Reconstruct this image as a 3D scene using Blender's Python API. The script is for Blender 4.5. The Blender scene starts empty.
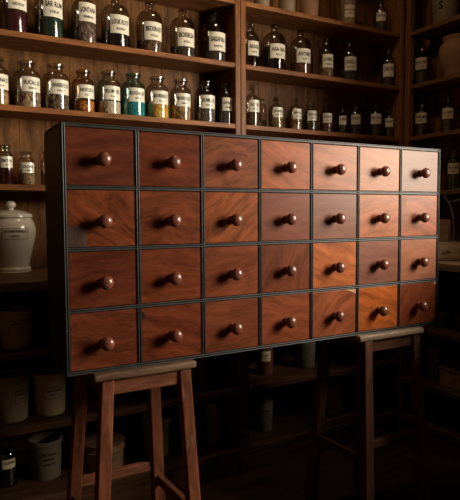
import bpy, bmesh, math, random
from mathutils import Vector, Matrix
PI = math.pi
S = bpy.context.scene
COL = S.collection

# ------------------------------------------------------------------ camera
cam_d = bpy.data.cameras.new('camera')
cam = bpy.data.objects.new('camera', cam_d)
COL.objects.link(cam)
YAW, PITCH, ROLL = 0.509456, 0.0650116, -0.00522839
fw = Vector((math.sin(YAW)*math.cos(PITCH), math.cos(YAW)*math.cos(PITCH), -math.sin(PITCH)))
rt0 = Vector((math.cos(YAW), -math.sin(YAW), 0))
up0 = rt0.cross(fw)
rt = rt0*math.cos(ROLL) + up0*math.sin(ROLL)
up = -rt0*math.sin(ROLL) + up0*math.cos(ROLL)
M3 = Matrix((rt, up, -fw)).transposed()
cam.matrix_world = Matrix.Translation((0, 0, 1.2)) @ M3.to_4x4()
cam_d.sensor_fit = 'HORIZONTAL'
cam_d.sensor_width = 36.0
cam_d.lens = 36.0*563.3/460.0
cam_d.clip_start = 0.02
cam_d.dof.use_dof = True
cam_d.dof.focus_distance = 1.85
cam_d.dof.aperture_fstop = 9.0
S.camera = cam

# ------------------------------------------------------------------ world, daylight through the window, exposure
W = bpy.data.worlds.new('world'); S.world = W
W.use_nodes = True
W.node_tree.nodes['Background'].inputs[0].default_value = (1.0, 0.72, 0.48, 1)
W.node_tree.nodes['Background'].inputs[1].default_value = 0.018

def area(name, loc, target, sx, sy, power, col, spread=PI):
    d = bpy.data.lights.new(name, 'AREA'); d.shape = 'RECTANGLE'; d.size = sx; d.size_y = sy
    d.energy = power; d.color = col; d.spread = spread
    o = bpy.data.objects.new(name, d); COL.objects.link(o)
    o.location = loc
    o.rotation_euler = (Vector(target)-Vector(loc)).to_track_quat('-Z', 'Y').to_euler()
    return o
WIN_Y0, WIN_Y1, WIN_Z0, WIN_Z1 = -0.75, 0.80, 1.20, 2.45
area('window_daylight', (2.99, (WIN_Y0+WIN_Y1)/2, (WIN_Z0+WIN_Z1)/2), (0, (WIN_Y0+WIN_Y1)/2, (WIN_Z0+WIN_Z1)/2),
     WIN_Z1-WIN_Z0, WIN_Y1-WIN_Y0, 315.0, (1.0, 0.89, 0.73))
area('added_overhead_fill', (1.35, 1.90, 2.95), (1.45, 2.05, 0.0), 0.35, 0.35, 5.5, (1.0, 0.76, 0.50))  # added soft fill for the upper shelves; no lamp is known here
VS = S.view_settings
S.display_settings.display_device = 'sRGB'
VS.view_transform = 'Standard'; VS.look = 'None'; VS.exposure = 0.0; VS.gamma = 1.0; VS.use_curve_mapping = False
S.cycles.use_denoising = True
S.cycles.max_bounces = 8
S.cycles.transparent_max_bounces = 24
S.cycles.caustics_reflective = False
S.cycles.caustics_refractive = False

# ------------------------------------------------------------------ material helpers
def newmat(name):
    m = bpy.data.materials.new(name); m.use_nodes = True
    nt = m.node_tree; nt.nodes.clear()
    out = nt.nodes.new('ShaderNodeOutputMaterial')
    return m, nt, out

def N(nt, kind, **kw):
    n = nt.nodes.new(kind)
    for k, v in kw.items():
        if k in n.inputs.keys(): n.inputs[k].default_value = v
        else: setattr(n, k, v)
    return n

def ramp(nt, stops):
    r = nt.nodes.new('ShaderNodeValToRGB')
    e = r.color_ramp.elements
    while len(e) < len(stops): e.new(0.5)
    for el, (p, c) in zip(e, stops):
        el.position = p; el.color = (*c, 1) if len(c) == 3 else c
    return r

def sc(c, k): return tuple(min(1.0, x*k) for x in c)

def wood(name, base, seed=0, angle=0.0, stretch=9.0, scale=5.0, contrast=0.45, swirl=1.2, rough=0.45, spec=0.16, coat=0.0, axis='X', bump=0.15, worn=None):
    """grain runs along `axis` (object space), turned by `angle` about Y"""
    m, nt, out = newmat(name); L = nt.links.new
    rnd = random.Random(seed)
    tc = N(nt, 'ShaderNodeTexCoord')
    mp = N(nt, 'ShaderNodeMapping')
    mp.inputs['Location'].default_value = (rnd.uniform(-9, 9), rnd.uniform(-9, 9), rnd.uniform(-9, 9))
    mp.inputs['Rotation'].default_value = (0, angle, 0)
    L(tc.outputs['Object'], mp.inputs['Vector'])
    # gentle low-frequency warp so that the figure swirls
    nz = N(nt, 'ShaderNodeTexNoise', Scale=scale*0.9, Detail=2.0)
    L(mp.outputs[0], nz.inputs['Vector'])
    sub = N(nt, 'ShaderNodeVectorMath', operation='SUBTRACT'); sub.inputs[1].default_value = (0.5, 0.5, 0.5)
    L(nz.outputs['Color'], sub.inputs[0])
    scl = N(nt, 'ShaderNodeVectorMath', operation='SCALE'); scl.inputs['Scale'].default_value = 0.06*swirl
    L(sub.outputs[0], scl.inputs[0])
    add = N(nt, 'ShaderNodeVectorMath', operation='ADD')
    L(mp.outputs[0], add.inputs[0]); L(scl.outputs[0], add.inputs[1])
    st = N(nt, 'ShaderNodeMapping')
    f = {'X': (1/stretch, 1, 1), 'Y': (1, 1/stretch, 1), 'Z': (1, 1, 1/stretch)}[axis]
    st.inputs['Scale'].default_value = f
    L(add.outputs[0], st.inputs['Vector'])
    n1 = N(nt, 'ShaderNodeTexNoise', Scale=scale*7, Detail=5.0, Roughness=0.6)
    n2 = N(nt, 'ShaderNodeTexNoise', Scale=scale*40, Detail=3.0, Roughness=0.7)
    L(st.outputs[0], n1.inputs['Vector']); L(st.outputs[0], n2.inputs['Vector'])
    mx = N(nt, 'ShaderNodeMix', data_type='FLOAT'); mx.inputs[0].default_value = 0.3
    L(n1.outputs[0], mx.inputs[2]); L(n2.outputs[0], mx.inputs[3])
    r = ramp(nt, [(0.36, sc(base, 1-contrast)), (0.5, base), (0.62, sc(base, 1+contrast*0.9))])
    L(mx.outputs[0], r.inputs[0])
    colour = r.outputs[0]
    if worn:
        nw = N(nt, 'ShaderNodeTexNoise', Scale=14.0, Detail=8.0, Roughness=0.75)
        L(st.outputs[0], nw.inputs['Vector'])
        rw = ramp(nt, [(0.60, (0, 0, 0)), (0.70, (1, 1, 1))])
        L(nw.outputs[0], rw.inputs[0])
        mc = N(nt, 'ShaderNodeMix', data_type='RGBA')
        L(rw.outputs[0], mc.inputs[0]); L(colour, mc.inputs[6]); mc.inputs[7].default_value = (*worn, 1)
        colour = mc.outputs[2]
    b = N(nt, 'ShaderNodeBsdfPrincipled')
    b.inputs['Roughness'].default_value = rough
    b.inputs['Specular IOR Level'].default_value = spec
    b.inputs['Coat Weight'].default_value = coat
    b.inputs['Coat Roughness'].default_value = 0.25
    L(colour, b.inputs['Base Color'])
    bp = N(nt, 'ShaderNodeBump', Strength=bump, Distance=0.002)
    L(mx.outputs[0], bp.inputs['Height']); L(bp.outputs[0], b.inputs['Normal'])
    L(b.outputs[0], out.inputs[0])
    return m

def plain(name, base, rough=0.5, spec=0.5, var=0.25, scale=18.0, coat=0.0, bump=0.1, metal=0.0):
    m, nt, out = newmat(name); L = nt.links.new
    tc = N(nt, 'ShaderNodeTexCoord')
    n = N(nt, 'ShaderNodeTexNoise', Scale=scale, Detail=5.0)
    L(tc.outputs['Object'], n.inputs['Vector'])
    r = ramp(nt, [(0.3, sc(base, 1-var)), (0.7, sc(base, 1+var))])
    L(n.outputs[0], r.inputs[0])
    b = N(nt, 'ShaderNodeBsdfPrincipled')
    b.inputs['Roughness'].default_value = rough; b.inputs['Specular IOR Level'].default_value = spec
    b.inputs['Coat Weight'].default_value = coat; b.inputs['Coat Roughness'].default_value = 0.12
    b.inputs['Metallic'].default_value = metal
    L(r.outputs[0], b.inputs['Base Color'])
    if bump:
        bp = N(nt, 'ShaderNodeBump', Strength=bump, Distance=0.002)
        L(n.outputs[0], bp.inputs['Height']); L(bp.outputs[0], b.inputs['Normal'])
    L(b.outputs[0], out.inputs[0])
    return m

def glass(name, tint=(0.86, 0.85, 0.80), edge=(0.30, 0.28, 0.24), base_refl=0.11):
    """thin glass wall: see-through face on, deeper tint and mirror-like at grazing angles"""
    m, nt, out = newmat(name); L = nt.links.new
    lw = N(nt, 'ShaderNodeLayerWeight', Blend=0.5)
    p2 = N(nt, 'ShaderNodeMath', operation='POWER'); p2.inputs[1].default_value = 2.2
    p4 = N(nt, 'ShaderNodeMath', operation='POWER'); p4.inputs[1].default_value = 4.5
    L(lw.outputs['Facing'], p2.inputs[0]); L(lw.outputs['Facing'], p4.inputs[0])
    mc = N(nt, 'ShaderNodeMix', data_type='RGBA')
    L(p2.outputs[0], mc.inputs[0]); mc.inputs[6].default_value = (*tint, 1); mc.inputs[7].default_value = (*edge, 1)
    tr = N(nt, 'ShaderNodeBsdfTransparent'); L(mc.outputs[2], tr.inputs[0])
    gl = N(nt, 'ShaderNodeBsdfGlossy'); gl.inputs['Roughness'].default_value = 0.09
    ml = N(nt, 'ShaderNodeMath', operation='MULTIPLY_ADD'); ml.inputs[1].default_value = 0.5; ml.inputs[2].default_value = base_refl
    L(p4.outputs[0], ml.inputs[0])
    mx = N(nt, 'ShaderNodeMixShader')
    L(ml.outputs[0], mx.inputs[0]); L(tr.outputs[0], mx.inputs[1]); L(gl.outputs[0], mx.inputs[2])
    L(mx.outputs[0], out.inputs[0])
    return m

def chunks(name, cols, scale=140.0, rough=0.6):
    """bits of dried herb, seed or mineral"""
    m, nt, out = newmat(name); L = nt.links.new
    tc = N(nt, 'ShaderNodeTexCoord')
    v = N(nt, 'ShaderNodeTexVoronoi', Scale=scale)
    L(tc.outputs['Object'], v.inputs['Vector'])
    k = len(cols)
    r = ramp(nt, [((i+0.5)/k, c) for i, c in enumerate(cols)])
    r.color_ramp.interpolation = 'CONSTANT'
    sp = N(nt, 'ShaderNodeSeparateColor'); L(v.outputs['Color'], sp.inputs[0])
    L(sp.outputs[0], r.inputs[0])
    b = N(nt, 'ShaderNodeBsdfPrincipled'); b.inputs['Roughness'].default_value = rough
    L(r.outputs[0], b.inputs['Base Color'])
    bp = N(nt, 'ShaderNodeBump', Strength=0.9, Distance=0.004); bp.invert = True
    L(v.outputs['Distance'], bp.inputs['Height']); L(bp.outputs[0], b.inputs['Normal'])
    L(b.outputs[0], out.inputs[0])
    return m

# ------------------------------------------------------------------ mesh helpers
def finish(bm, name, smooth_deg=None):
    bmesh.ops.recalc_face_normals(bm, faces=bm.faces)
    me = bpy.data.meshes.new(name)
    if smooth_deg is not None:
        for f in bm.faces: f.smooth = True
        lim = math.radians(smooth_deg)
        for e in bm.edges:
            if len(e.link_faces) == 2 and e.calc_face_angle(0) > lim: e.smooth = False
    bm.to_mesh(me); bm.free()
    return me

def obj(name, bm, mat, parent=None, loc=(0, 0, 0), rot=(0, 0, 0), smooth=None):
    me = finish(bm, name, smooth) if isinstance(bm, bmesh.types.BMesh) else bm
    if not me.materials: me.materials.append(mat)
    o = bpy.data.objects.new(name, me); COL.objects.link(o)
    o.location = loc; o.rotation_euler = rot
    if parent: o.parent = parent
    return o

def thing(name, label, cat, loc=(0, 0, 0), rotz=0.0, group=None):
    o = bpy.data.objects.new(name, None); COL.objects.link(o)
    o.empty_display_size = 0.05
    o.location = loc; o.rotation_euler = (0, 0, rotz)
    return tag(o, label, cat, group)

def tag(o, label, cat, group=None):
    o['label'] = label; o['category'] = cat
    if group: o['group'] = group
    return o

def struct(name, bm, mat, parent=None):
    o = obj(name, bm, mat, parent)
    if parent is None: o['kind'] = 'structure'
    return o

def box(bm, x0, x1, y0, y1, z0, z1, bev=0.0, seg=1):
    vs = [bm.verts.new(c) for c in ((x0, y0, z0), (x1, y0, z0), (x1, y1, z0), (x0, y1, z0), (x0, y0, z1), (x1, y0, z1), (x1, y1, z1), (x0, y1, z1))]
    fs = [bm.faces.new([vs[i] for i in q]) for q in ((3, 2, 1, 0), (4, 5, 6, 7), (0, 1, 5, 4), (1, 2, 6, 5), (2, 3, 7, 6), (3, 0, 4, 7))]
    if bev:
        es = list({e for f in fs for e in f.edges})
        bmesh.ops.bevel(bm, geom=es, offset=bev, segments=seg, affect='EDGES', profile=0.5)
    return bm

def B(*a, **k): return box(bmesh.new(), *a, **k)

def prism(bm, p0, p1, w0, d0, w1, d1, bev=0.003):
    """square-section bar from p0 to p1 (mostly vertical): width in X, depth in Y"""
    vs = []
    for p, w, d in ((p0, w0, d0), (p1, w1, d1)):
        for sx, sy in ((-1, -1), (1, -1), (1, 1), (-1, 1)):
            vs.append(bm.verts.new((p[0]+sx*w/2, p[1]+sy*d/2, p[2])))
    fs = [bm.faces.new([vs[i] for i in q]) for q in ((3, 2, 1, 0), (4, 5, 6, 7), (0, 1, 5, 4), (1, 2, 6, 5), (2, 3, 7, 6), (3, 0, 4, 7))]
    bmesh.ops.bevel(bm, geom=list({e for f in fs for e in f.edges}), offset=bev, segments=2, affect='EDGES', profile=0.5)
    return bm

def bar(p0, p1, w, h, bev=0.003):
    """rectangular rail from p0 to p1 (mostly level): w across, h high"""
    bm = bmesh.new()
    p0, p1 = Vector(p0), Vector(p1)
    d = (p1-p0).normalized(); s = d.cross(Vector((0, 0, 1))).normalized(); u = s.cross(d)
    vs = [bm.verts.new(p + s*a*w/2 + u*b*h/2) for p in (p0, p1) for a, b in ((-1, -1), (1, -1), (1, 1), (-1, 1))]
    fs = [bm.faces.new([vs[i] for i in q]) for q in ((3, 2, 1, 0), (4, 5, 6, 7), (0, 1, 5, 4), (1, 2, 6, 5), (2, 3, 7, 6), (3, 0, 4, 7))]
    bmesh.ops.bevel(bm, geom=list({e for f in fs for e in f.edges}), offset=bev, segments=2, affect='EDGES', profile=0.5)
    return bm

def lathe(prof, seg=32, bm=None):
    """(radius, z) profile turned about Z"""
    bm = bm or bmesh.new()
    rings = []
    for r, z in prof:
        if r < 1e-6: rings.append([bm.verts.new((0, 0, z))])
        else: rings.append([bm.verts.new((r*math.cos(2*PI*i/seg), r*math.sin(2*PI*i/seg), z)) for i in range(seg)])
    for a, b in zip(rings, rings[1:]):
        for i in range(seg):
            j = (i+1) % seg
            if len(a) == 1 and len(b) == 1: continue
            if len(a) == 1: bm.faces.new((a[0], b[j], b[i]))
            elif len(b) == 1: bm.faces.new((a[i], a[j], b[0]))
            else: bm.faces.new((a[i], a[j], b[j], b[i]))
    return bm

def smoothprof(pts, n=4):
    """Catmull-Rom through the profile points"""
    out = []
    for i in range(len(pts)-1):
        p0 = pts[max(i-1, 0)]; p1 = pts[i]; p2 = pts[i+1]; p3 = pts[min(i+2, len(pts)-1)]
        for k in range(n):
            t = k/n
            out.append(tuple(max(0.0, 0.5*(2*p1[q] + (p2[q]-p0[q])*t + (2*p0[q]-5*p1[q]+4*p2[q]-p3[q])*t*t + (-p0[q]+3*p1[q]-3*p2[q]+p3[q])*t**3)) for q in (0, 1)))
    out.append(pts[-1])
    return out

def tube(path, r, seg=8, bm=None, closed=False):
    bm = bm or bmesh.new()
    path = [Vector(p) for p in path]; rings = []; n = len(path)
    ref = Vector((0.13, 1, 0.21)).normalized()
    for i, p in enumerate(path):
        a = path[(i-1) % n] if closed else path[max(i-1, 0)]
        c = path[(i+1) % n] if closed else path[min(i+1, n-1)]
        t = (c-a).normalized(); s = t.cross(ref).normalized(); u = s.cross(t)
        rings.append([bm.verts.new(p + (s*math.cos(2*PI*k/seg) + u*math.sin(2*PI*k/seg))*r) for k in range(seg)])
    pairs = list(zip(rings, rings[1:])) + ([(rings[-1], rings[0])] if closed else [])
    for a, b in pairs:
        for k in range(seg):
            j = (k+1) % seg
            bm.faces.new((a[k], a[j], b[j], b[k]))
    if not closed:
        bm.faces.new(list(reversed(rings[0]))); bm.faces.new(rings[-1])
    return bm

_text = {}
def text_geo(s, bold=0.03):
    """flat outline letters, centred, 1 unit cap-size; returns vertices and faces"""
    if s not in _text:
        cu = bpy.data.curves.new('lettering_outline', 'FONT'); cu.body = s; cu.size = 1.0
        cu.align_x = 'CENTER'; cu.align_y = 'CENTER'; cu.resolution_u = 2; cu.offset = bold
        o = bpy.data.objects.new('lettering_outline', cu)
        me = bpy.data.meshes.new_from_object(o)
        _text[s] = ([v.co.copy() for v in me.vertices], [tuple(p.vertices) for p in me.polygons])
        bpy.data.meshes.remove(me); bpy.data.objects.remove(o); bpy.data.curves.remove(cu)
    return _text[s]

def wrap_text(bm, lines, r_of_z, zc, width, pitch, sizes, phi=0.0):
    """letters bent round a turned body; facing -Y at phi = 0"""
    n = len(lines)
    for k, (s, sz) in enumerate(zip(lines, sizes)):
        vs, fs = text_geo(s)
        if not vs: continue
        w = max(v.x for v in vs)-min(v.x for v in vs)
        kx = min(sz, width/w)
        z0 = zc + ((n-1)/2-k)*pitch
        nv = []
        for v in vs:
            z = z0 + v.y*sz; r = r_of_z(z)
            a = phi + v.x*kx/r
            nv.append(bm.verts.new((r*math.sin(a), -r*math.cos(a), z)))
        for f in fs:
            try: bm.faces.new([nv[i] for i in f])
            except ValueError: pass
    return bm

def wrap_patch(r, z0, z1, half, thick=0.0008, seg=14, phi=0.0):
    bm = bmesh.new()
    rows = []
    for rr in (r, r+thick):
        for z in (z0, z1):
            rows.append([bm.verts.new((rr*math.sin(phi-half+2*half*i/seg), -rr*math.cos(phi-half+2*half*i/seg), z)) for i in range(seg+1)])
    i0, i1, o0, o1 = rows
    for i in range(seg):
        bm.faces.new((o0[i], o0[i+1], o1[i+1], o1[i])); bm.faces.new((i0[i+1], i0[i], i1[i], i1[i+1]))
        bm.faces.new((o1[i], o1[i+1], i1[i+1], i1[i])); bm.faces.new((o0[i+1], o0[i], i0[i], i0[i+1]))
    bm.faces.new((o0[0], o1[0], i1[0], i0[0])); bm.faces.new((o0[seg], i0[seg], i1[seg], o1[seg]))
    return bm

# ------------------------------------------------------------------ materials
M_FRAME = plain('black_paint', (0.026, 0.025, 0.025), rough=0.42, spec=0.30, var=0.35, scale=30, bump=0.15)
M_KNOB = plain('turned_knob_wood', (0.15, 0.048, 0.027), rough=0.27, spec=0.45, var=0.25, scale=40, coat=0.1, bump=0.0)
M_SHELF = wood('shelf_wood', (0.235, 0.092, 0.031), seed=3, axis='X', scale=6, contrast=0.4, rough=0.42, bump=0.2)
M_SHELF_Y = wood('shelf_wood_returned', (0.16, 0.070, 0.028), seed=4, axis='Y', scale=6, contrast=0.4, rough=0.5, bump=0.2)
M_POST = wood('post_wood', (0.20, 0.080, 0.029), seed=5, axis='Z', scale=6, contrast=0.4, rough=0.42, bump=0.2)
M_PANEL = wood('panel_wood', (0.150, 0.064, 0.020), seed=6, axis='Z', scale=5, contrast=0.55, rough=0.5, bump=0.25)
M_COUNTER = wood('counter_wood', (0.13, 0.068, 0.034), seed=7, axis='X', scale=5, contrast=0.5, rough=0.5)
M_COUNTER_Y = wood('lit_counter_wood', (0.27, 0.165, 0.10), seed=8, axis='Y', scale=5, contrast=0.5, rough=0.5)  # lightened to paint window light onto the right worktop
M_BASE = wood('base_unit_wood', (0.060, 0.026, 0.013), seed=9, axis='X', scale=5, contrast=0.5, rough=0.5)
M_STOOL = wood('worn_stool_wood', (0.120, 0.038, 0.018), seed=11, axis='Z', scale=6, contrast=0.5, rough=0.45, worn=(0.20, 0.095, 0.05))
M_STOOL_X = wood('worn_stool_rail_wood', (0.115, 0.040, 0.019), seed=12, axis='X', scale=6, contrast=0.5, rough=0.5, worn=(0.19, 0.095, 0.05))
M_STOOL_Y = wood('worn_stool_side_wood', (0.10, 0.037, 0.018), seed=13, axis='Y', scale=6, contrast=0.5, rough=0.5, worn=(0.19, 0.095, 0.05))
M_STOOL_SHADED = wood('shade_darkened_stool_wood', (0.070, 0.030, 0.015), seed=16, axis='Z', scale=6, contrast=0.5, worn=(0.12, 0.06, 0.035))  # far stool's leg and rail woods darkened to paint in its shade
M_STOOL_SHADED_X = wood('shade_darkened_rail_wood', (0.070, 0.031, 0.016), seed=17, axis='X', scale=6, contrast=0.5, worn=(0.12, 0.06, 0.035))
M_SEAT_PALE = wood('worn_grey_seat_wood', (0.24, 0.175, 0.12), seed=18, axis='X', scale=6, contrast=0.5, worn=(0.42, 0.34, 0.26))
M_SEAT = wood('rubbed_seat_wood', (0.10, 0.058, 0.034), seed=14, axis='X', scale=6, contrast=0.5, rough=0.5, worn=(0.30, 0.20, 0.13))
M_FLOOR = wood('floor_wood', (0.034, 0.016, 0.009), seed=15, axis='X', scale=3, contrast=0.5, rough=0.5)
M_WALL = plain('wall_plaster', (0.06, 0.036, 0.022), rough=0.9, spec=0.1, var=0.15, scale=4)
M_CEIL = plain('ceiling_plaster', (0.07, 0.045, 0.03), rough=0.9, spec=0.1, var=0.1, scale=4)
M_CLEAR = glass('clear_glass')
M_SMOKE = glass('smoky_glass', tint=(0.74, 0.70, 0.62), edge=(0.30, 0.27, 0.23))
M_AMBER = glass('amber_glass', tint=(0.88, 0.74, 0.56), edge=(0.30, 0.18, 0.10))
M_TEALG = glass('teal_glass', tint=(0.62, 0.84, 0.82), edge=(0.10, 0.30, 0.32))
M_PANE = glass('window_pane_glass', tint=(0.97, 0.97, 0.97), edge=(0.8, 0.8, 0.8), base_refl=0.04)
M_PAPER = plain('label_paper', (0.75, 0.69, 0.54), rough=0.5, spec=0.4, var=0.1, scale=25, coat=1.0, bump=0.05)
M_PAPER_OLD = plain('aged_label_paper', (0.60, 0.49, 0.32), rough=0.6, spec=0.3, var=0.15, scale=25, coat=0.6, bump=0.05)
M_INK = plain('printing_ink', (0.022, 0.018, 0.015), rough=0.6, spec=0.2, var=0.1, bump=0)
M_INK_FADED = plain('faded_ink', (0.10, 0.085, 0.07), rough=0.6, spec=0.2, var=0.1, bump=0)
M_CERAMIC = plain('cream_glaze', (0.66, 0.58, 0.45), rough=0.22, spec=0.5, var=0.06, scale=8, coat=0.4, bump=0.03)
M_STONE = plain('buff_stoneware', (0.22, 0.155, 0.09), rough=0.55, spec=0.35, var=0.14, scale=12, bump=0.1)
M_STONE_LIT = plain('lightened_stoneware', (0.36, 0.26, 0.155), rough=0.6, spec=0.25, var=0.14, scale=12, bump=0.1)  # buff stoneware lightened in place of ambient light on two tubs
M_STONE_GREY = plain('grey_stoneware', (0.125, 0.098, 0.066), rough=0.6, spec=0.25, var=0.14, scale=12, bump=0.1)
M_TERRA = plain('terracotta', (0.27, 0.135, 0.072), rough=0.7, spec=0.25, var=0.14, scale=10)
M_RUST = plain('dark_red_tin', (0.10, 0.033, 0.02), rough=0.5, spec=0.4, var=0.2, scale=15)
M_BASKET = wood('bentwood', (0.24, 0.13, 0.07), seed=21, axis='X', scale=6, contrast=0.4, rough=0.6)
M_BOXW = wood('pale_box_wood', (0.42, 0.28, 0.16), seed=22, axis='Y', scale=6, contrast=0.4, rough=0.6)
M_IRON = plain('dull_steel_wire', (0.28, 0.26, 0.23), rough=0.4, spec=0.5, var=0.1, metal=0.7, bump=0)

# ------------------------------------------------------------------ room shell
BACK, RIGHT, LEFT, TOP = 2.72, 2.82, -0.90, 3.05
struct('floor', B(LEFT-0.1, RIGHT+0.1, -1.8, BACK+0.1, -0.05, 0.0), M_FLOOR)
struct('ceiling', B(LEFT-0.1, RIGHT+0.1, -1.8, BACK+0.1, TOP, TOP+0.05), M_CEIL)
struct('wall_back', B(LEFT-0.1, RIGHT+0.1, BACK, BACK+0.1, 0, TOP), M_WALL)
struct('wall_left', B(LEFT-0.1, LEFT, -1.8, BACK, 0, TOP), M_WALL)
wr = bmesh.new()
box(wr, RIGHT, RIGHT+0.1, -1.8, WIN_Y0, 0, TOP); box(wr, RIGHT, RIGHT+0.1, WIN_Y1, BACK, 0, TOP)
box(wr, RIGHT, RIGHT+0.1, WIN_Y0, WIN_Y1, 0, WIN_Z0); box(wr, RIGHT, RIGHT+0.1, WIN_Y0, WIN_Y1, WIN_Z1, TOP)
struct('wall_right', wr, M_WALL)
wf = bmesh.new()
fx0, fx1 = RIGHT+0.03, RIGHT+0.08
box(wf, fx0, fx1, WIN_Y0, WIN_Y0+0.04, WIN_Z0, WIN_Z1); box(wf, fx0, fx1, WIN_Y1-0.04, WIN_Y1, WIN_Z0, WIN_Z1)
box(wf, fx0, fx1, WIN_Y0+0.04, WIN_Y1-0.04, WIN_Z0, WIN_Z0+0.04); box(wf, fx0, fx1, WIN_Y0+0.04, WIN_Y1-0.04, WIN_Z1-0.04, WIN_Z1)
win = struct('window_1', wf, M_POST)
obj('window_pane', B(fx0+0.02, fx0+0.026, WIN_Y0+0.04, WIN_Y1-0.04, WIN_Z0+0.04, WIN_Z1-0.04), M_PANE, win)

# ------------------------------------------------------------------ shelving and counters
ZC, ZB, ZA, ZT, ZTT = 1.325, 1.652, 1.955, 2.267, 2.62      # shelf tops
YS, YP = 2.50, 2.70                                        # shelf fronts, back panel face
CT = 0.955                                                  # counter top
TH = 0.024

def shelf_bm(x0, x1, y0, y1, z, th=TH): return B(x0, x1, y0, y1, z-th, z, bev=0.0025, seg=2)

def planks(x0, x1, y0, y1, z0, z1, w, along='X'):
    bm = bmesh.new()
    n = max(1, round(((x1-x0) if along == 'X' else (y1-y0))/w))
    for i in range(n):
        if along == 'X':
            s = (x1-x0)/n; box(bm, x0+i*s, x0+(i+1)*s, y0, y1, z0, z1, bev=0.0018)
        else:
            s = (y1-y0)/n; box(bm, x0, x1, y0+i*s, y0+(i+1)*s, z0, z1, bev=0.003)
    return bm

def back_unit(x0, x1, label):
    u = thing('wall_shelving', label, 'shelves', ((x0+x1)/2, YS, CT))
    ox, oy, oz = (x0+x1)/2, YS, CT
    def part(name, bm, m):
        bmesh.ops.translate(bm, verts=bm.verts, vec=(-ox, -oy, -oz)); return obj(name, bm, m, u)
    part('side_panel', B(x0, x0+0.030, YS, YP, CT, 2.64, bev=0.003), M_POST)
    part('side_panel', B(x1-0.030, x1, YS, YP, CT, 2.64, bev=0.003), M_POST)
    for z in (ZC, ZB, ZA, ZT, ZTT): part('shelf', shelf_bm(x0+0.030, x1-0.030, YS+0.002, YP, z), M_SHELF)
    part('back_panel', planks(x0, x1, YP, YP+0.018, CT, 2.64, 0.115), M_PANEL)
    return u
back_unit(-0.50, 1.464, 'open brown wooden shelves full of large glass jars, behind the left of the drawer cabinet')
back_unit(1.466, 2.604, 'dim open wooden shelves with narrow stoppered bottles, between the upright post and the corner')
RX = 2.605
u = thing('wall_shelving', 'dark open shelves on the right hand wall with a terracotta urn on them', 'shelves', (RX, 1.75, CT))
def rpart(name, bm, m):
    bmesh.ops.translate(bm, verts=bm.verts, vec=(-RX, -1.75, -CT)); return obj(name, bm, m, u)
rpart('side_panel', B(RX+0.002, 2.80, 1.00, 1.03, 0.0, 2.64, bev=0.003), M_POST)
rpart('corner_post', B(RX+0.001, RX+0.040, 2.462, 2.499, CT, 2.64, bev=0.003), M_POST)
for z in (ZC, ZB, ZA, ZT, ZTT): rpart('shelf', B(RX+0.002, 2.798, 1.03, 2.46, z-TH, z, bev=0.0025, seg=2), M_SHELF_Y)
rpart('back_panel', planks(2.80, 2.818, 1.00, 2.715, CT, 2.64, 0.115, 'Y'), M_PANEL)

# counters: two worktops on two open base units
YB, XB = 2.17, 2.22
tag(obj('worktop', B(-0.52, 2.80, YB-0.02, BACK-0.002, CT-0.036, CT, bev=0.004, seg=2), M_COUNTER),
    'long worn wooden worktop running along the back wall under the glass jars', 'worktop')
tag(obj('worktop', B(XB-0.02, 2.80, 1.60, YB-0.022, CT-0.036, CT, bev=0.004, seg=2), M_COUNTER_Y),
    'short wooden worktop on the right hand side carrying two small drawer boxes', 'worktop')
bu = thing('counter_shelving', 'dark open base shelving with stoneware tubs, under the back worktop behind the stools', 'shelves', (0.9, YB, 0))
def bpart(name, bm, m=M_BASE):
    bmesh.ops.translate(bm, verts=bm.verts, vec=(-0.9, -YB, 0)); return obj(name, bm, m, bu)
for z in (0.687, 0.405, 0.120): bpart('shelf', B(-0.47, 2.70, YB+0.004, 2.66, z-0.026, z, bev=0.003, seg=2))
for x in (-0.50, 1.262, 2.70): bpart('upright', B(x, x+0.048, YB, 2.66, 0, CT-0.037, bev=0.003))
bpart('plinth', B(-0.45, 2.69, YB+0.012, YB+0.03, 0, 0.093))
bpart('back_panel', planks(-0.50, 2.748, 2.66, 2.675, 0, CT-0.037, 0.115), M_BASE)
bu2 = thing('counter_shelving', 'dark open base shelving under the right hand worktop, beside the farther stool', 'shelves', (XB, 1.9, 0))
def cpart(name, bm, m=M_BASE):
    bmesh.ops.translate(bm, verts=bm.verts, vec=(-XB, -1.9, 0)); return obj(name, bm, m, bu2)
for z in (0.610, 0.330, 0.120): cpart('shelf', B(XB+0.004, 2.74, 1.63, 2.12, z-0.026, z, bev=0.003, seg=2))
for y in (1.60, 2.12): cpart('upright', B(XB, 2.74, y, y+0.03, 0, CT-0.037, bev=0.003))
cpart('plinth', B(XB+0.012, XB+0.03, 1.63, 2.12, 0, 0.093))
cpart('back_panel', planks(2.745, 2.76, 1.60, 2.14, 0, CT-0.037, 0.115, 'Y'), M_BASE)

cu = thing('added_shade_cupboard', 'added waist high cupboard out of view, blocking window light from the lower right', 'cupboard', (2.31, 1.04, 0))  # added out of view to keep window light off the lower right
obj('case', B(-0.26, 0.285, -0.27, 0.27, 0, 1.095, bev=0.003), M_BASE, cu)
obj('top_board', B(-0.275, 0.287, -0.28, 0.28, 1.0955, 1.125, bev=0.005, seg=2), M_COUNTER_Y, cu)
for sy in (-1, 1):
    dr = obj('door', B(-0.277, -0.2605, min(sy*0.005, sy*0.258), max(sy*0.005, sy*0.258), 0.09, 1.04, bev=0.004), M_BASE, cu)
    obj('knob', lathe([(0, 0), (.010, 0), (.008, .008), (.015, .018), (.012, .026), (0, .028)], 20), M_BASE, dr, (-0.277, sy*0.04, 0.66), (0, -PI/2, 0), 60)

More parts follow.
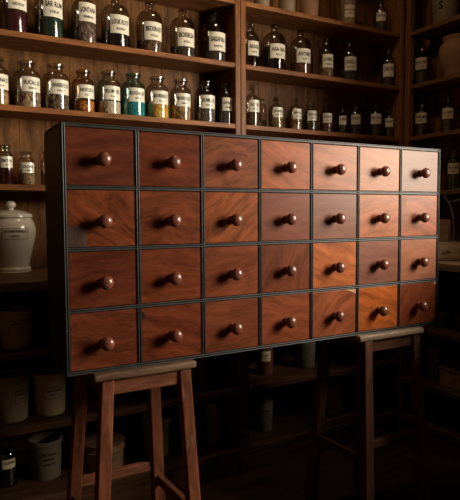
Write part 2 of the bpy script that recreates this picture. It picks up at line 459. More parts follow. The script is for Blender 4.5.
# ------------------------------------------------------------------ the drawer cabinet
CX0, CW, CY, CZ0, CZ1, CD = 0.353, 1.4543, 1.543, 0.7625, 1.4425, 0.225
PW, PH, RW = CW/7, (CZ1-CZ0)/4, 0.0108
cab = thing('drawer_cabinet', 'wide apothecary chest of twenty-eight mahogany drawers in a black frame, set on two stools', 'cabinet', (CX0, CY, CZ0))
HH = CZ1-CZ0

def beaded(axis, c0, c1, a, w):
    """frame member with two fine beads on its face: axis X or Z from c0 to c1, centred at a, w wide"""
    bm = bmesh.new()
    def b(u0, u1, y0, y1, bev=0.0):
        if axis == 'X': box(bm, c0, c1, y0, y1, u0, u1, bev=bev, seg=2)
        else: box(bm, u0, u1, y0, y1, c0, c1, bev=bev, seg=2)
    b(a-w/2, a+w/2, 0.0032, CD-0.02)
    bw = w*0.36
    b(a-w/2, a-w/2+bw, 0.0, 0.0045, bev=0.0014)
    b(a+w/2-bw, a+w/2, 0.0, 0.0045, bev=0.0014)
    return bm
EX, EB, RO, RS = 0.004, 0.0085, 0.0105, 0.0098
obj('top_board', beaded('X', -EX, CW+EX, HH+EX-RO/2, RO), M_FRAME, cab)
obj('bottom_board', beaded('X', -EX, CW+EX, RO/2-EB, RO), M_FRAME, cab)
for xx in (RS/2-EX, CW+EX-RS/2): obj('side_panel', beaded('Z', -EB, HH+EX, xx, RS), M_FRAME, cab)
sd = bmesh.new()                                            # shallow seam where the top row sits on the chest below
box(sd, -EX-0.002, -EX, 0.004, CD-0.004, -EB+0.002, 3*PH-0.002, bev=0.001); box(sd, -EX-0.002, -EX, 0.004, CD-0.004, 3*PH+0.002, HH-0.003, bev=0.001)
obj('side_board', sd, M_FRAME, cab)
obj('back_panel', B(-EX, CW+EX, CD-0.02, CD, -EB, HH+EX, bev=0.002), M_FRAME, cab)
for k in range(1, 4): obj('rail', beaded('X', RW*0.4, CW-RW*0.4, k*PH, RW), M_FRAME, cab)
for k in range(1, 7): obj('divider', beaded('Z', RW*0.4, HH-RW*0.4, k*PW, RW), M_FRAME, cab)

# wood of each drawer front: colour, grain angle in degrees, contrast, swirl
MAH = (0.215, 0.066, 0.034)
DW = [  # left columns darkened further, putting the light's falloff into the wood
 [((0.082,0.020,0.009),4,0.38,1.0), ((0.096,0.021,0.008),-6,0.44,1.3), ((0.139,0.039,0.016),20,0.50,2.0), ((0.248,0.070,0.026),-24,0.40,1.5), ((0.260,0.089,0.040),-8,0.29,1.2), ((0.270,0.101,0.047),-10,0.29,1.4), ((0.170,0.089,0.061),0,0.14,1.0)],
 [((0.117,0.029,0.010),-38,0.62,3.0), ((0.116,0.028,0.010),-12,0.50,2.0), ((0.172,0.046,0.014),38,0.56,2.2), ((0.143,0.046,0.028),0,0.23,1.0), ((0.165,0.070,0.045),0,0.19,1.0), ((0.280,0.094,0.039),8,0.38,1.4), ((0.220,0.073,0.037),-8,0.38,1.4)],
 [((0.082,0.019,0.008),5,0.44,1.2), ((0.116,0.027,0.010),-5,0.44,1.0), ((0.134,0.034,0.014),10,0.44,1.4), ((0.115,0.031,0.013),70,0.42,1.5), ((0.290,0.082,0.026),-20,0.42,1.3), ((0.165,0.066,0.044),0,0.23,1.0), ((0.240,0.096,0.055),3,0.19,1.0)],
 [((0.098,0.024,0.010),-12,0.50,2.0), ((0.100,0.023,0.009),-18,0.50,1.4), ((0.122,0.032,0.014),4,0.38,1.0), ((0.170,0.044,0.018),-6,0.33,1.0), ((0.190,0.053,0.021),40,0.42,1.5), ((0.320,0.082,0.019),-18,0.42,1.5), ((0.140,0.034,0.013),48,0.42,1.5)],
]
KNOB = smoothprof([(0.0135, 0.0), (0.0138, 0.0035), (0.0112, 0.0075), (0.0098, 0.011), (0.0135, 0.0155), (0.0182, 0.0215), (0.0196, 0.0275), (0.0180, 0.0340), (0.0130, 0.0392), (0.0062, 0.0420), (0.0, 0.0426)], 3)
knob_me = finish(lathe(KNOB, 28), 'knob', 60); knob_me.materials.append(M_KNOB)
M_PATCH = wood('repair_patch_wood', (0.050, 0.026, 0.020), seed=77, axis='Z', scale=10, contrast=0.5, rough=0.5)
M_INLAY = wood('inlay_wood', (0.12, 0.060, 0.038), seed=78, axis='Z', scale=10, contrast=0.3, rough=0.4)
M_CHIP = wood('bare_chip_wood', (0.42, 0.24, 0.12), seed=79, scale=10, contrast=0.3, rough=0.6)
M_HOLE = plain('black_notch', (0.012, 0.009, 0.008), rough=0.9, spec=0.1)  # black piece laid over the missing notch
drawers = {}
for r in range(4):
    for c in range(7):
        x0 = c*PW + (RS-EX if c == 0 else RW/2) + 0.0012; x1 = (c+1)*PW - (RS-EX if c == 6 else RW/2) - 0.0012
        z1 = HH - r*PH - (RO-EX if r == 0 else RW/2) - 0.0012; z0 = HH - (r+1)*PH + (RO-EB if r == 3 else RW/2) + 0.0012
        cx, cz = (x0+x1)/2, (z0+z1)/2; w, h = (x1-x0)/2, (z1-z0)/2
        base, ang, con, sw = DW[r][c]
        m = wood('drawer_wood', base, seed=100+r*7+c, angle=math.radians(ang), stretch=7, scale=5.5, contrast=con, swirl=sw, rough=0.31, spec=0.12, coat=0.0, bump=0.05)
        d = obj('drawer', B(-w, w, 0.0, 0.19, -h, h, bev=0.0016, seg=2), m, cab, (cx, 0.0035, cz))
        drawers[(r, c)] = (d, w, h)
        k = obj('knob', knob_me, M_KNOB, d, (0, 0, -0.008), (PI/2, 0, 0))
def tri(pts, y0, y1):
    bm = bmesh.new()
    a = [bm.verts.new((x, y0, z)) for x, z in pts]; b = [bm.verts.new((x, y1, z)) for x, z in pts]
    bm.faces.new(a); bm.faces.new(list(reversed(b)))
    for i in range(len(pts)):
        j = (i+1) % len(pts); bm.faces.new((a[i], b[i], b[j], a[j]))
    return bm
d, w, h = drawers[(1, 0)]
p = obj('repair_patch', B(-w+0.001, -w+0.052, -0.0006, 0.002, -h+0.001, -h+0.058), M_PATCH, d); p['label'] = 'grey brown patch let into the lower corner'
d, w, h = drawers[(1, 6)]
fr = bmesh.new(); x, z = -w+0.008, h-0.012
box(fr, x, x+0.014, -0.0006, 0.002, z-0.0016, z); box(fr, x, x+0.014, -0.0006, 0.002, z-0.034, z-0.0324)
box(fr, x, x+0.0016, -0.0006, 0.002, z-0.034, z); box(fr, x+0.0124, x+0.014, -0.0006, 0.002, z-0.034, z)
obj('inlay', fr, M_INLAY, d)
d, w, h = drawers[(3, 1)]
obj('notch', B(-w+0.0005, -w+0.009, -0.0006, 0.002, h-0.030, h-0.012), M_HOLE, d)
d, w, h = drawers[(3, 4)]
obj('chip', tri([(w-0.052, h-0.0008), (w-0.001, h-0.0008), (w-0.001, h-0.018), (w-0.020, h-0.010)], -0.0006, 0.002), M_CHIP, d)
d, w, h = drawers[(3, 6)]
obj('chip', tri([(w-0.016, h-0.0008), (w-0.001, h-0.0008), (w-0.001, h-0.014)], -0.0006, 0.002), M_CHIP, d)

# ------------------------------------------------------------------ stools
def stool(label, x0, x1, y0, y1, fl, frr, bl, br, front_stretcher, seatm, ML=M_STOOL, MX=M_STOOL_X, MY=M_STOOL_Y, name='wooden_stool'):
    """fl, frr, bl, br: leg centre at the seat and at the floor"""
    t = thing(name, label, 'stool', ((x0+x1)/2, (y0+y1)/2, 0), 0, 'old stools under the drawer cabinet')
    ox, oy = (x0+x1)/2, (y0+y1)/2
    def part(nm, bm, m, sm=None):
        bmesh.ops.translate(bm, verts=bm.verts, vec=(-ox, -oy, 0)); return obj(nm, bm, m, t, smooth=sm)
    ZS = CZ0-0.0087
    part('seat', B(x0, x1, y0, y1, ZS-0.024, ZS, bev=0.008, seg=3), seatm, 40)
    legs = [fl, frr, bl, br]
    for a, b in legs: part('leg', prism(bmesh.new(), (*b, 0.0), (*a, ZS-0.024), 0.040, 0.040, 0.036, 0.036), ML)
    def at(leg, z):
        a, b = leg; k = z/(ZS-0.024); return Vector((b[0]+(a[0]-b[0])*k, b[1]+(a[1]-b[1])*k, z))
    za = ZS-0.046
    for i, j, m in ((0, 1, MX), (2, 3, MX), (0, 2, MY), (1, 3, MY)):
        part('apron', bar(at(legs[i], za), at(legs[j], za), 0.020, 0.044), m)
    for i, j, z, m in ((0, 1, front_stretcher, MX), (2, 3, 0.335, MX), (0, 2, 0.285, MY), (1, 3, 0.285, MY)):
        if z: part('stretcher', bar(at(legs[i], z), at(legs[j], z), 0.020, 0.032), m)
    return t
stool('worn brown wooden stool with pale rubbed seat, under the near end of the cabinet', 0.416, 0.734, 1.522, 1.80,
      ((.460, 1.547), (.405, 1.500)), ((.698, 1.547), (.728, 1.500)), ((.446, 1.757), (.398, 1.812)), ((.680, 1.757), (.722, 1.812)), None, M_SEAT)
stool('wooden stool with deep shade painted into its wood, under the far end of the cabinet', 1.385, 1.716, 1.522, 1.80,
      ((1.435, 1.547), (1.410, 1.500)), ((1.680, 1.547), (1.712, 1.500)), ((1.425, 1.757), (1.385, 1.812)), ((1.622, 1.757), (1.652, 1.812)), 0.345, M_SEAT_PALE, M_STOOL_SHADED, M_STOOL_SHADED_X, M_STOOL_SHADED)

# ------------------------------------------------------------------ jars and bottles
def prof_wide(R, H):      # wide-mouthed storage jar
    return [(0, 0), (R*.90, 0), (R*.98, H*.012), (R, H*.035), (R, H*.665), (R*.985, H*.71), (R*.92, H*.755), (R*.78, H*.79), (R*.62, H*.812), (R*.545, H*.83), (R*.53, H*.86), (R*.53, H*.925), (R*.57, H*.94), (R*.66, H*.952), (R*.67, H*.98), (R*.60, H*.995), (R*.52, H), (R*.50, H*.95), (0, H*.94)]
def prof_dome(R, H):      # dome-shouldered bottle with a narrow neck
    return [(0, 0), (R*.92, 0), (R*.985, H*.012), (R, H*.03), (R, H*.59), (R*.985, H*.65), (R*.93, H*.705), (R*.82, H*.755), (R*.64, H*.795), (R*.44, H*.82), (R*.32, H*.838), (R*.28, H*.86), (R*.275, H*.925), (R*.36, H*.94), (R*.38, H*.957), (R*.30, H*.967), (0, H*.97)]
def prof_slim(R, H):      # straight dispensing bottle with a long neck
    return [(0, 0), (R*.92, 0), (R*.985, H*.012), (R, H*.03), (R, H*.58), (R*.97, H*.635), (R*.86, H*.685), (R*.64, H*.73), (R*.42, H*.765), (R*.35, H*.79), (R*.34, H*.87), (R*.44, H*.885), (R*.46, H*.905), (R*.38, H*.915), (0, H*.918)]
PROF = {'wide': prof_wide, 'dome': prof_dome, 'slim': prof_slim}
FILL = {
 'maroon': plain('maroon_liquid', (0.060, 0.010, 0.018), rough=0.15, var=0.1, bump=0, coat=0.6),
 'green': plain('green_liquid', (0.022, 0.048, 0.030), rough=0.15, var=0.1, bump=0, coat=0.6),
 'black': plain('black_liquid', (0.012, 0.010, 0.011), rough=0.15, var=0.1, bump=0, coat=0.6),
 'brownseed': chunks('brown_seeds', [(.10,.055,.035), (.22,.13,.085), (.05,.028,.02), (.30,.20,.14), (.14,.08,.05)], 110),
 'herb': chunks('brown_herbs', [(.16,.085,.04), (.28,.16,.08), (.07,.04,.02), (.36,.22,.12)], 130),
 'grey': chunks('grey_powder_lumps', [(.075,.06,.05), (.10,.085,.07), (.055,.045,.038)], 160),
 'nuts': chunks('pale_shelled_nuts', [(.42,.24,.12), (.62,.46,.30), (.22,.11,.055), (.12,.06,.03), (.50,.32,.18)], 85),
 'pebble': chunks('dark_pebbles', [(.10,.065,.045), (.24,.16,.11), (.05,.032,.025), (.34,.25,.18)], 95),
 'orange': chunks('orange_peel', [(.50,.20,.045), (.20,.08,.03), (.60,.30,.10), (.12,.055,.03)], 60),
 'cream': chunks('cream_flakes', [(.72,.62,.44), (.60,.50,.33), (.80,.72,.55), (.44,.35,.22)], 80),
 'teal': chunks('teal_crystals', [(.035,.30,.31), (.06,.40,.40), (.025,.22,.24)], 150),
 'yellow': chunks('yellow_flowers', [(.85,.50,.07), (.70,.32,.03), (.92,.66,.20), (.42,.17,.02)], 75),
 'amberseed': chunks('amber_seeds', [(.50,.27,.09), (.30,.14,.05), (.62,.40,.18), (.14,.07,.03)], 95),
 'darkseed': chunks('dark_seeds', [(.12,.085,.06), (.20,.15,.11), (.06,.042,.032)], 120),
 'straw': chunks('straw_herbs', [(.40,.28,.14), (.26,.17,.08), (.52,.40,.22), (.14,.09,.045)], 120),
 'redbrown': chunks('red_brown_bark', [(.20,.08,.045), (.12,.045,.03), (.28,.13,.07)], 120),
}
def jar(name, label, kind, x, y, z, R, H, face, glassm, text, fill=None, flev=0.3, band=(0.28, 0.62), group=None, half=0.76, paper=None, stopper=None, cat='jar'):
    """face: how far the label is turned from the viewer towards the window, in degrees"""
    a = math.atan2(x, y)
    t = thing(name, label, cat, (x, y, z), math.radians(face)-a, group)
    obj('glass_body', lathe(PROF[kind](R, H), 36), glassm, t, smooth=50)
    if fill:
        rr = R*0.95; top = H*flev
        ring = [(0, 0.004), (rr*0.93, 0.004), (rr, 0.010), (rr, top)]
        if fill in ('maroon', 'green', 'black'): ring += [(0, top)]
        else: ring += [(rr*0.7, top+0.004), (rr*0.35, top+0.001), (0, top+0.005)]
        obj('contents', lathe(ring, 36), FILL[fill], t, smooth=50)
    if stopper is None: stopper = kind != 'wide'
    if stopper:
        z0 = PROF[kind](R, H)[-1][1]; q = H-z0; nr = R*.34
        if kind == 'dome': q = max(q, 0.006)
        obj('stopper', lathe(smoothprof([(nr*.7, z0-0.001), (nr*.62, z0+q*.2), (nr*1.0, z0+q*.5), (nr*.9, z0+q*.85), (0, z0+q)], 3), 20), glassm, t, smooth=60)
    if text:
        z0, z1 = H*band[0], H*band[1]
        lb = obj('paper_label', wrap_patch(R+0.0004, z0, z1, half), paper or M_PAPER, t, smooth=40)
        bm = bmesh.new(); lh = z1-z0
        wrap_text(bm, text[:1], lambda q: R+0.0017, z0+lh*0.60, 2*half*R*0.86, 0, [lh*0.36])
        if len(text) > 1: wrap_text(bm, text[1:], lambda q: R+0.0017, z0+lh*0.24, 2*half*R*0.6, 0, [lh*0.17])
        obj('lettering', bm, M_INK, lb)
    return t
G1, G2, G3 = 'large bottles on the upper left shelf', 'storage jars on the lower left shelf', 'jars beside the cabinet end'
YJ = 2.575
ROW_A = [  # x, height, diameter, text, fill, level, band, label
 (.397,.238,.112,('CARROT ROOT','FLUID EXTRACT'),'maroon',.36,(.40,.76),'clear bottle half full of maroon liquid, first on the upper left shelf'),
 (.543,.238,.120,('SAR RUM','SYRUP'),'green',.40,(.36,.72),'clear bottle half full of dark green liquid on the upper left shelf'),
 (.695,.240,.110,('LONTANA','SEMINA'),'brownseed',.42,(.38,.72),'bottle half full of coarse brown seeds, third on the upper left shelf'),
 (.841,.243,.128,('LOOK ROOT','RADIX'),'black',.36,(.24,.58),'wide bottle of black liquid on the upper left shelf, beside the brown seeds'),
 (1.006,.244,.122,('BEDSRAD','FOLIA'),'herb',.24,(.22,.56),'dome shouldered bottle with a low layer of brown herbs on the upper left shelf'),
 (1.178,.240,.122,('BORBESA','PULV'),'grey',.22,(.20,.56),'smoky bottle with a little grey powder, second from the right on the upper left shelf'),
 (1.352,.252,.122,('SARSAPARA','RADIX'),'grey',.20,(.20,.56),'smoky bottle standing last on the upper left shelf next to the upright post')]
for i, (x, h, dia, tx, fl, lv, bd, lb) in enumerate(ROW_A):
    jar('stoppered_bottle', lb, 'dome', x, YJ, ZA, dia/2, h, 22, M_CLEAR if i < 4 else M_SMOKE, tx, fl, lv, bd, G1, cat='bottle')
ROW_B = [
 (.318,.201,.104,('SENNA S','FOLIA'),'amberseed',.30,M_CLEAR,'glass jar of amber seeds cut by the photo edge, first on the lower left shelf'),
 (.444,.201,.111,('SUCAL IS','SEMEN'),'nuts',.31,M_CLEAR,'glass jar of pale mottled nuts, largest grains on the lower left shelf'),
 (.565,.203,.113,('ANISEED IS','FRUCT'),'pebble',.33,M_CLEAR,'glass jar of dark pebbly seeds between the nuts and the amber jar'),
 (.685,.190,.100,('NOCIS S','CORT'),'orange',.28,M_AMBER,'amber tinted jar with orange peel in the bottom on the lower left shelf'),
 (.804,.200,.106,('PLUM SEL','FLOR'),'cream',.30,M_CLEAR,'glass jar of cream coloured flakes, between the amber jar and the teal jar'),
 (.921,.204,.111,('RUGUL IS','CRYST'),'teal',.40,M_TEALG,'jar of bright teal crystals on the lower left shelf'),
 (1.042,.202,.110,('BOREBU S','FLOR'),'yellow',.40,M_CLEAR,'jar of yellow dried flowers beside the teal jar'),
 (1.165,.203,.103,('BORULUS','SEMEN'),'amberseed',.36,M_CLEAR,'jar of golden brown seeds just after the yellow flowers'),
 (1.300,.210,.103,('RUMEL IS','RADIX'),'darkseed',.36,M_CLEAR,'jar of dark seeds, second from the upright post on the lower left shelf'),
 (1.416,.211,.082,('LAVAND','HERBA'),'grey',.32,M_CLEAR,'narrow jar of grey powder touching the upright post on the lower left shelf')]
for x, h, dia, tx, fl, lv, gm, lb in ROW_B:
    jar('storage_jar', lb, 'wide', x, YJ, ZB, dia/2, h, 21, gm, tx, fl, lv, (.325, .635), G2)
jar('stoppered_bottle', 'dark purple brown bottle with a paper label beside the cabinet end, above the lidded crock', 'wide', .345, YJ, ZC, .034, .170, 12, M_SMOKE, ('TINCTURA', 'OPII'), 'maroon', .62, (.42, .70), G3, cat='bottle')
jar('stoppered_bottle', 'small clear bottle of grey bits beside the black cabinet end', 'wide', .431, YJ, ZC, .0365, .145, 12, M_CLEAR, ('SALVIA', 'HERBA'), 'straw', .34, (.36, .66), G3, stopper=False, cat='bottle')
jar('stoppered_bottle', 'small amber bottle half hidden by the black cabinet end', 'wide', .517, YJ, ZC, .027, .150, 12, M_AMBER, ('RHEUM', ), 'redbrown', .4, (.36, .62), G3, cat='bottle')

G4, G5, G6 = 'stoppered bottles on the upper middle shelf', 'small bottles on the lower middle shelf', 'bottles on the right wall shelves'
ROW_R = [
 (1.568,.247,.089,('AKRASS','TINCT'),None,0,28,'slim','tall narrow bottle against the upright post on the upper middle shelf'),
 (1.715,.249,.123,('ASA BIA','TINCT'),'black',.50,26,'dome','broad bottle half full of black liquid on the upper middle shelf'),
 (1.890,.249,.115,('ANTIBIS','PULV'),'redbrown',.26,24,'dome','broad bottle with a low red brown layer on the upper middle shelf'),
 (2.069,.243,.086,('LOBEL','HERBA'),'straw',.30,18,'slim','slender bottle on the upper middle shelf, right of the two broad ones'),
 (2.240,.256,.096,('ANGEL A','RADIX'),'grey',.3,12,'slim','shaded tall bottle second from the corner on the upper middle shelf'),
 (2.545,.253,.088,('CARDUS',),'grey',.3,6,'slim','dim bottle in the corner on the upper middle shelf')]
for x, h, dia, tx, fl, lv, fc, kd, lb in ROW_R:
    jar('stoppered_bottle', lb, kd, x, YJ, ZA, dia/2, h, fc, M_SMOKE, tx, fl, lv, (.24, .54), G4, paper=M_PAPER, cat='bottle')
ROW_S = [
 (1.575,.222,.082,('ALTEA','RADIX'),'darkseed',.32,26,(.34,.62),'tallest little bottle at the post end of the lower middle shelf'),
 (1.728,.176,.078,('ANISE','SEMEN'),'straw',.42,22,(.34,.64),'small bottle of straw coloured herbs on the lower middle shelf'),
 (1.857,.181,.071,('ARNICA','FLOR'),'amberseed',.40,22,(.34,.64),'small bottle of amber seeds on the lower middle shelf'),
 (1.962,.168,.072,('BORAGO','HERBA'),'grey',.3,18,(.36,.68),'small grey bottle between amber seeds and red brown bark, lower middle shelf'),
 (2.074,.167,.072,('CASSIA','CORT'),'redbrown',.4,12,(.34,.66),'small bottle of red brown bark on the lower middle shelf'),
 (2.190,.160,.058,('CUBEB',),'grey',.3,8,(.34,.66),'smallest bottle in the middle of the dim end of the lower middle shelf'),
 (2.290,.198,.074,('DIGIT','FOLIA'),'grey',.3,6,(.32,.60),'medium bottle right of the smallest one on the lower middle shelf'),
 (2.450,.226,.082,('ERGOTA','PULV'),'grey',.3,4,(.34,.60),'tall dim bottle second from the corner on the lower middle shelf'),
 (2.560,.200,.066,('FILIX',),'grey',.3,2,(.34,.60),'dim narrow bottle in the corner on the lower middle shelf')]
for x, h, dia, tx, fl, lv, fc, bd, lb in ROW_S:
    jar('stoppered_bottle', lb, 'slim', x, YJ, ZB, dia/2, h, fc, M_SMOKE, tx, fl, lv, bd, G5, cat='bottle')
jar('stoppered_bottle', 'unlabelled clear bottle standing behind the others near the post on the lower middle shelf', 'wide', 1.680, 2.655, ZB, .034, .175, 0, M_CLEAR, None, 'straw', .3, cat='bottle', group=G5)

ROW_W = [
 (2.702,2.452,ZA,.265,.092,'slim',('BALSAM','COPAIV'),-10,(.36,.62),'tall dark bottle on the right wall shelf beside the terracotta urn'),
 (2.702,2.446,ZB,.236,.090,'slim',('OPIUM','PULV'),-10,(.34,.60),'dark bottle just right of the corner post on the right wall shelf below the urn'),
 (2.700,2.252,ZB,.222,.082,'slim',('ACONIT','TINCT'),-6,(.36,.62),'dark bottle with a clear label, second from the corner below the urn'),
 (2.700,2.118,ZB,.205,.078,'slim',('KINO','GUM'),0,(.36,.62),'dark bottle cut by the photo edge on the shelf below the urn'),
 (2.690,2.200,ZC,.228,.085,'wide',('ALOES','GUM'),0,(.40,.66),'wide dark jar with a square label above the small drawer boxes'),
 (2.690,2.318,ZC,.205,.058,'slim',None,0,None,'thin unlabelled bottle half hidden by the far end of the drawer cabinet')]
for x, y, z, h, dia, kd, tx, fc, bd, lb in ROW_W:
    jar('stoppered_bottle', lb, kd, x, y, z, dia/2, h, fc, M_SMOKE, tx, 'grey' if tx else None, .3, bd or (.3, .6), G6, paper=M_PAPER_OLD, cat='bottle')

# ------------------------------------------------------------------ crocks, tubs, tins
def interp(prof):
    def f(z):
        for (r0, z0), (r1, z1) in zip(prof, prof[1:]):
            if z0 <= z <= z1 and z1 > z0: return r0+(r1-r0)*(z-z0)/(z1-z0)
        return prof[-2][0]
    return f

def round_frame(f, zc, w, h, rad, phi=0.0, t=0.0018):
    """thin printed border bent round a turned body"""
    pts = []
    for cx, cz, a0 in ((w/2-rad, h/2-rad, 0), (-w/2+rad, h/2-rad, 90), (-w/2+rad, -h/2+rad, 180), (w/2-rad, -h/2+rad, 270)):
        for k in range(7):
            a = math.radians(a0+15*k); pts.append((cx+rad*math.cos(a), cz+rad*math.sin(a)))
    dense = []
    for i, p in enumerate(pts):
        q = pts[(i+1) % len(pts)]; n = max(1, int(math.hypot(q[0]-p[0], q[1]-p[1])/0.008))
        for k in range(n): dense.append((p[0]+(q[0]-p[0])*k/n, p[1]+(q[1]-p[1])*k/n))
    bm = bmesh.new()
    def V(x, z):
        r = f(zc+z)+0.0012; a = phi+x/r
        return bm.verts.new((r*math.sin(a), -r*math.cos(a), zc+z))
    o = [V(x, z) for x, z in dense]
    i_ = [V(x*(1-2*t/w), z*(1-2*t/h)) for x, z in dense]
    for k in range(len(dense)):
        j = (k+1) % len(dense); bm.faces.new((o[k], o[j], i_[j], i_[k]))
    return bm

def vessel(name, label, cat, x, y, z, prof, mat, text=None, tz=0.5, tw=0.07, ts=0.014, frame=None, face=10, lid=None, ink=None, group=None, seg=40, n=3, patch=None):
    a = math.atan2(x, y)
    t = thing(name, label, cat, (x, y, z), math.radians(face)-a, group)
    sp = smoothprof(prof, n) if n > 1 else prof
    obj('body', lathe(sp, seg), mat, t, smooth=50)
    H = max(p[1] for p in prof); outer = []
    for p in sp:
        outer.append(p)
        if p[1] >= H-1e-6: break
    f = interp(outer)
    par = t
    if patch:
        zz0, zz1, hf, pm = patch
        par = obj('paper_label', wrap_patch(f(H*tz)+0.0004, zz0*H, zz1*H, hf), pm, t, smooth=40)
    if text:
        bm = bmesh.new()
        wrap_text(bm, text, lambda q: f(q)+(0.0018 if patch else 0.0012), H*tz, tw, ts*1.35, [ts]+[ts*0.7]*(len(text)-1))
        obj('lettering', bm, ink or M_INK, par)
    if frame: obj('printed_border', round_frame(f, H*tz, *frame), ink or M_INK, t)
    if lid:
        l = obj('lid', lathe(smoothprof(lid[0], 3), seg), lid[1], t, smooth=50)
        if len(lid) > 2: obj('lid_knob', lathe(smoothprof(lid[2], 3), 24), lid[1], l, smooth=60)
    return t
# lidded cream crock on the counter
k = 0.00417
cr = [(0, 0), (18.0*k, 0), (18.8*k, .6*k), (18.8*k, 3.6*k), (17.6*k, 5.0*k), (18.2*k, 10*k), (20.4*k, 20*k), (22.9*k, 30*k), (24.5*k, 39*k), (24.4*k, 45*k), (22.6*k, 51*k), (20.2*k, 54.8*k), (19.2*k, 55.5*k), (18*k, 54.8*k), (0, 54.8*k)]
ld = [(0, 55.6*k), (19.6*k, 55.6*k), (21.3*k, 56.6*k), (21.3*k, 58.6*k), (19.4*k, 59.8*k), (14*k, 62.0*k), (8*k, 63.4*k), (0, 63.8*k)]
kn = [(3.8*k, 63.0*k), (3.4*k, 65.2*k), (5.0*k, 66.6*k), (5.7*k, 69.0*k), (4.6*k, 71.2*k), (2.4*k, 72.4*k), (0, 72.6*k)]
vessel('lidded_crock', 'cream glazed crock with a knobbed lid and a framed black inscription, on the back worktop', 'crock', .360, 2.58, CT, cr, M_CERAMIC,
       ('GATHERDENVILLA', 'OPERA'), 0.71, 23*k, 3.6*k, (26.5*k, 11.5*k, 2.0*k), 10, (ld, M_CERAMIC, kn), M_INK_FADED)

def tubp(R, H, taper=0.9, rim=0.004):
    return [(0, 0), (R*taper*.96, 0), (R*taper, 0.004), (R*(taper*.5+.5), H*.5), (R*.985, H*.86), (R*.985, H*.885), (R+rim, H*.90), (R+rim, H*.985), (R+rim*.5, H), (R*.93, H), (R*.90, H*.95), (R*.88, H*.60), (0, H*.58)]
GT = 'stoneware tubs in the base unit'
def tub(label, x, y, z, R, H, text, mat=M_STONE, frame=None, tz=.55, ts=0.013, taper=.9, face=12, name='stoneware_tub', patch=None, ink=None):
    return vessel(name, label, 'tub', x, y, z, tubp(R, H, taper), mat, text, tz, R*1.35, ts, frame, face, ink=ink, n=1, group=GT, patch=patch)
tub('buff tub with a boxed inscription, alone on the top shelf under the back worktop', .331, 2.30, .687, .064, .148, ('LEGHOTON', 'ORANTA', '1870'), frame=(.082, .060, .006), ts=.012, mat=M_STONE_LIT)
tub('plain sided buff tub cut by the photo edge, left of the oval marked tub', .304, 2.30, .405, .066, .178, ('DRUG', 'OIL'), frame=(.05, .05, .004), face=35, ts=.012)
tub('buff tub with an oval printed mark, on the middle shelf beside the near stool', .452, 2.30, .405, .062, .168, ('CANTLINE', 'ROSA'), frame=(.078, .046, .022), ts=.012, mat=M_STONE_LIT)
tub('wide mouthed grey tub with three printed lines, on the bottom shelf beside the near stool', .438, 2.36, .120, .066, .160, ('BELLORD', 'MARTINE', 'LONDON'), ts=.015, mat=M_STONE_GREY)
jar('stoppered_bottle', 'dark stubby bottle with a white label on the bottom shelf, cut by the photo edge', 'dome', .286, 2.36, .120, .042, .185, 14, M_SMOKE, ('OLEUM',), 'black', .62, (.42, .62), None, paper=M_PAPER_OLD, half=.6, cat='bottle')
vessel('round_box', 'round bentwood box with a lid, seen between the legs of the near stool', 'box', .674, 2.32, .120, [(0, 0), (.078, 0), (.080, .004), (.080, .085), (0, .085)], M_BASKET, n=1,
       lid=([(0, .0855), (.084, .0855), (.0845, .088), (.0845, .112), (.082, .116), (0, .118)], M_BASKET))
tub('dim tub behind the back leg of the near stool', .915, 2.33, .120, .062, .17, None)
tub('dark red tin with a small label behind the cabinet, left of the base unit upright', 1.135, 2.33, .405, .040, .165, None, mat=M_RUST, taper=.98, name='tin_canister')
tub('tall dim bottle shaped tin on the bottom shelf left of the base unit upright', 1.205, 2.33, .120, .034, .19, ('ZINC',), mat=M_STONE, taper=.97, name='tin_canister', ts=.01)
tub('dark red tin with a pale label on the middle base shelf', 1.495, 2.33, .405, .042, .165, ('RUBIA', 'TINCT'), mat=M_RUST, taper=.98, name='tin_canister', patch=(.42, .72, .55, M_PAPER_OLD), ts=.010)
tub('dim grey tub on the middle base shelf, behind the far stool', 1.744, 2.33, .405, .056, .165, ('SAPO', 'ALBA'), ts=.012, mat=M_STONE_GREY)
tub('narrow grey tub on the bottom base shelf, below the pale labelled tin', 1.489, 2.33, .120, .048, .175, ('SULPHUR', 'FLOR'), ts=.012, mat=M_STONE_GREY)
tub('dim tub on the bottom shelf behind the far stool', 1.940, 2.33, .120, .050, .165, ('ALUM',), ts=.012)
tub('plain pale tub on the lower shelf of the right hand base unit', 2.400, 2.060, .330, .044, .155, None, taper=.86)
tub('small plain pot on the upper shelf of the right hand base unit', 2.390, 2.020, .610, .026, .066, None, taper=.9, name='small_pot')
tub('squat dark red pot on the top shelf below the right worktop', 2.400, 1.890, .610, .044, .085, None, mat=M_RUST, taper=.8, name='squat_pot')
bx = thing('wooden_crate', 'low wooden box on the lower shelf of the right hand base unit', 'box', (2.37, 1.86, .330))
obj('box_body', B(-.08, .08, -.075, .075, 0, .082, bev=.003), M_BASKET, bx)
obj('lid', B(-.084, .084, -.079, .079, .0825, .096, bev=.003), M_BASKET, bx)

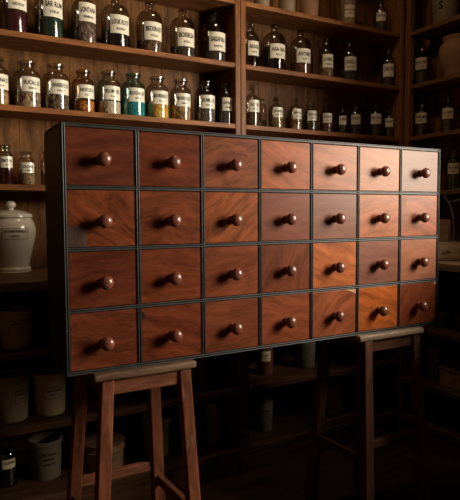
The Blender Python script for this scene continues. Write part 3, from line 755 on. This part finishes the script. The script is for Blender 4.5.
# top shelf pots of the middle bay
GP = 'pots on the top middle shelf'
def pot(label, x, R, H, mat, text, y=YJ, z=ZT, taper=.92, face=18, patch=True):
    return vessel('stoneware_pot', label, 'pot', x, y, z, tubp(R, H, taper, .003), mat, text, .42, R*1.3, .014, None, face, n=1, group=GP, patch=(.24, .62, .62, M_PAPER_OLD) if patch and text else None, ink=M_INK)
pot('cream pot nearest the post on the top middle shelf', 1.637, .044, .150, M_STONE, None)
pot('cream pot second from the post on the top middle shelf', 1.799, .048, .155, M_STONE, None)
pot('orange brown pot on the top middle shelf', 1.947, .054, .160, M_TERRA, None)
pot('buff pot with a paper label on the top middle shelf', 2.230, .048, .185, M_STONE, ('CERATUM', 'ALBA'), face=10)
jar('stoppered_bottle', 'dim labelled bottle on the top middle shelf near the corner', 'wide', 2.480, YJ, ZT, .038, .190, 6, M_SMOKE, ('MYRRHA',), 'grey', .3, (.36, .62), GP, cat='bottle')
vessel('stoneware_crock', 'tall buff crock with a dark mark on the top shelf of the right hand wall', 'crock', 2.700, 2.285, ZT, tubp(.083, .24, .8, .004), M_STONE, ('S',), .40, .08, .06, None, -20, n=1)
vessel('terracotta_urn', 'round shouldered terracotta urn on the right hand wall shelves', 'urn', 2.704, 2.205, ZA,
       [(0, 0), (.056, 0), (.060, .004), (.070, .04), (.086, .09), (.0945, .135), (.093, .165), (.082, .190), (.070, .202), (.074, .212), (.078, .222), (.074, .228), (.062, .224), (.058, .20), (0, .19)], M_TERRA)

# small drawer boxes and wire stand on the right worktop
def drawer_box(label, x, y, dx, dy, h, turn):
    t = thing('small_drawer_box', label, 'drawer box', (x, y, CT), math.radians(turn), 'small drawer boxes on the right worktop')
    w, d = dx/2, dy/2
    obj('case', B(-w+.006, w, -d, d, 0, h, bev=.003), M_BOXW, t)
    f = obj('drawer_front', B(-w, -w+.0065, -d+.010, d-.010, .012, h-.012, bev=.002), M_BOXW, t)
    kb = lathe([(0, 0), (.005, 0), (.0045, .006), (.009, .011), (.0095, .015), (.006, .019), (0, .020)], 18)
    obj('drawer_knob', kb, M_KNOB, f, (-w, 0, h/2), (0, -PI/2, 0), 60)
    return t
drawer_box('low pale wooden drawer box with a dark knob at the front of the right worktop', 2.377, 1.980, .14, .26, .092, 50)
drawer_box('taller wooden drawer box standing behind the low one on the right worktop', 2.470, 2.160, .15, .18, .205, 50)
ws = thing('wire_stand', 'bent steel wire stand with an open loop at the top, on the low drawer box', 'stand', (2.400, 1.955, CT+.0922))
obj('stand_foot', lathe([(0, 0), (.030, 0), (.030, .004), (.008, .008), (0, .008)], 24), M_IRON, ws, smooth=40)
stem = [(0, 0, .006), (0, -.003, .06), (0, .004, .13), (0, .022, .185), (0, .034, .205)]
obj('stem', tube([(a, b, c) for a, b, c in stem], .0035, 8), M_IRON, ws, smooth=60)
loop = [(0, 0.034, 0.205), (0, 0.052, 0.223), (0, 0.062, 0.243), (0, 0.05, 0.259), (0, 0.01, 0.267), (0, -0.06, 0.273), (0, -0.078, 0.258), (0, -0.068, 0.228), (0, -0.01, 0.211)]
obj('loop', tube(loop, .0035, 8, closed=True), M_IRON, ws, smooth=60)
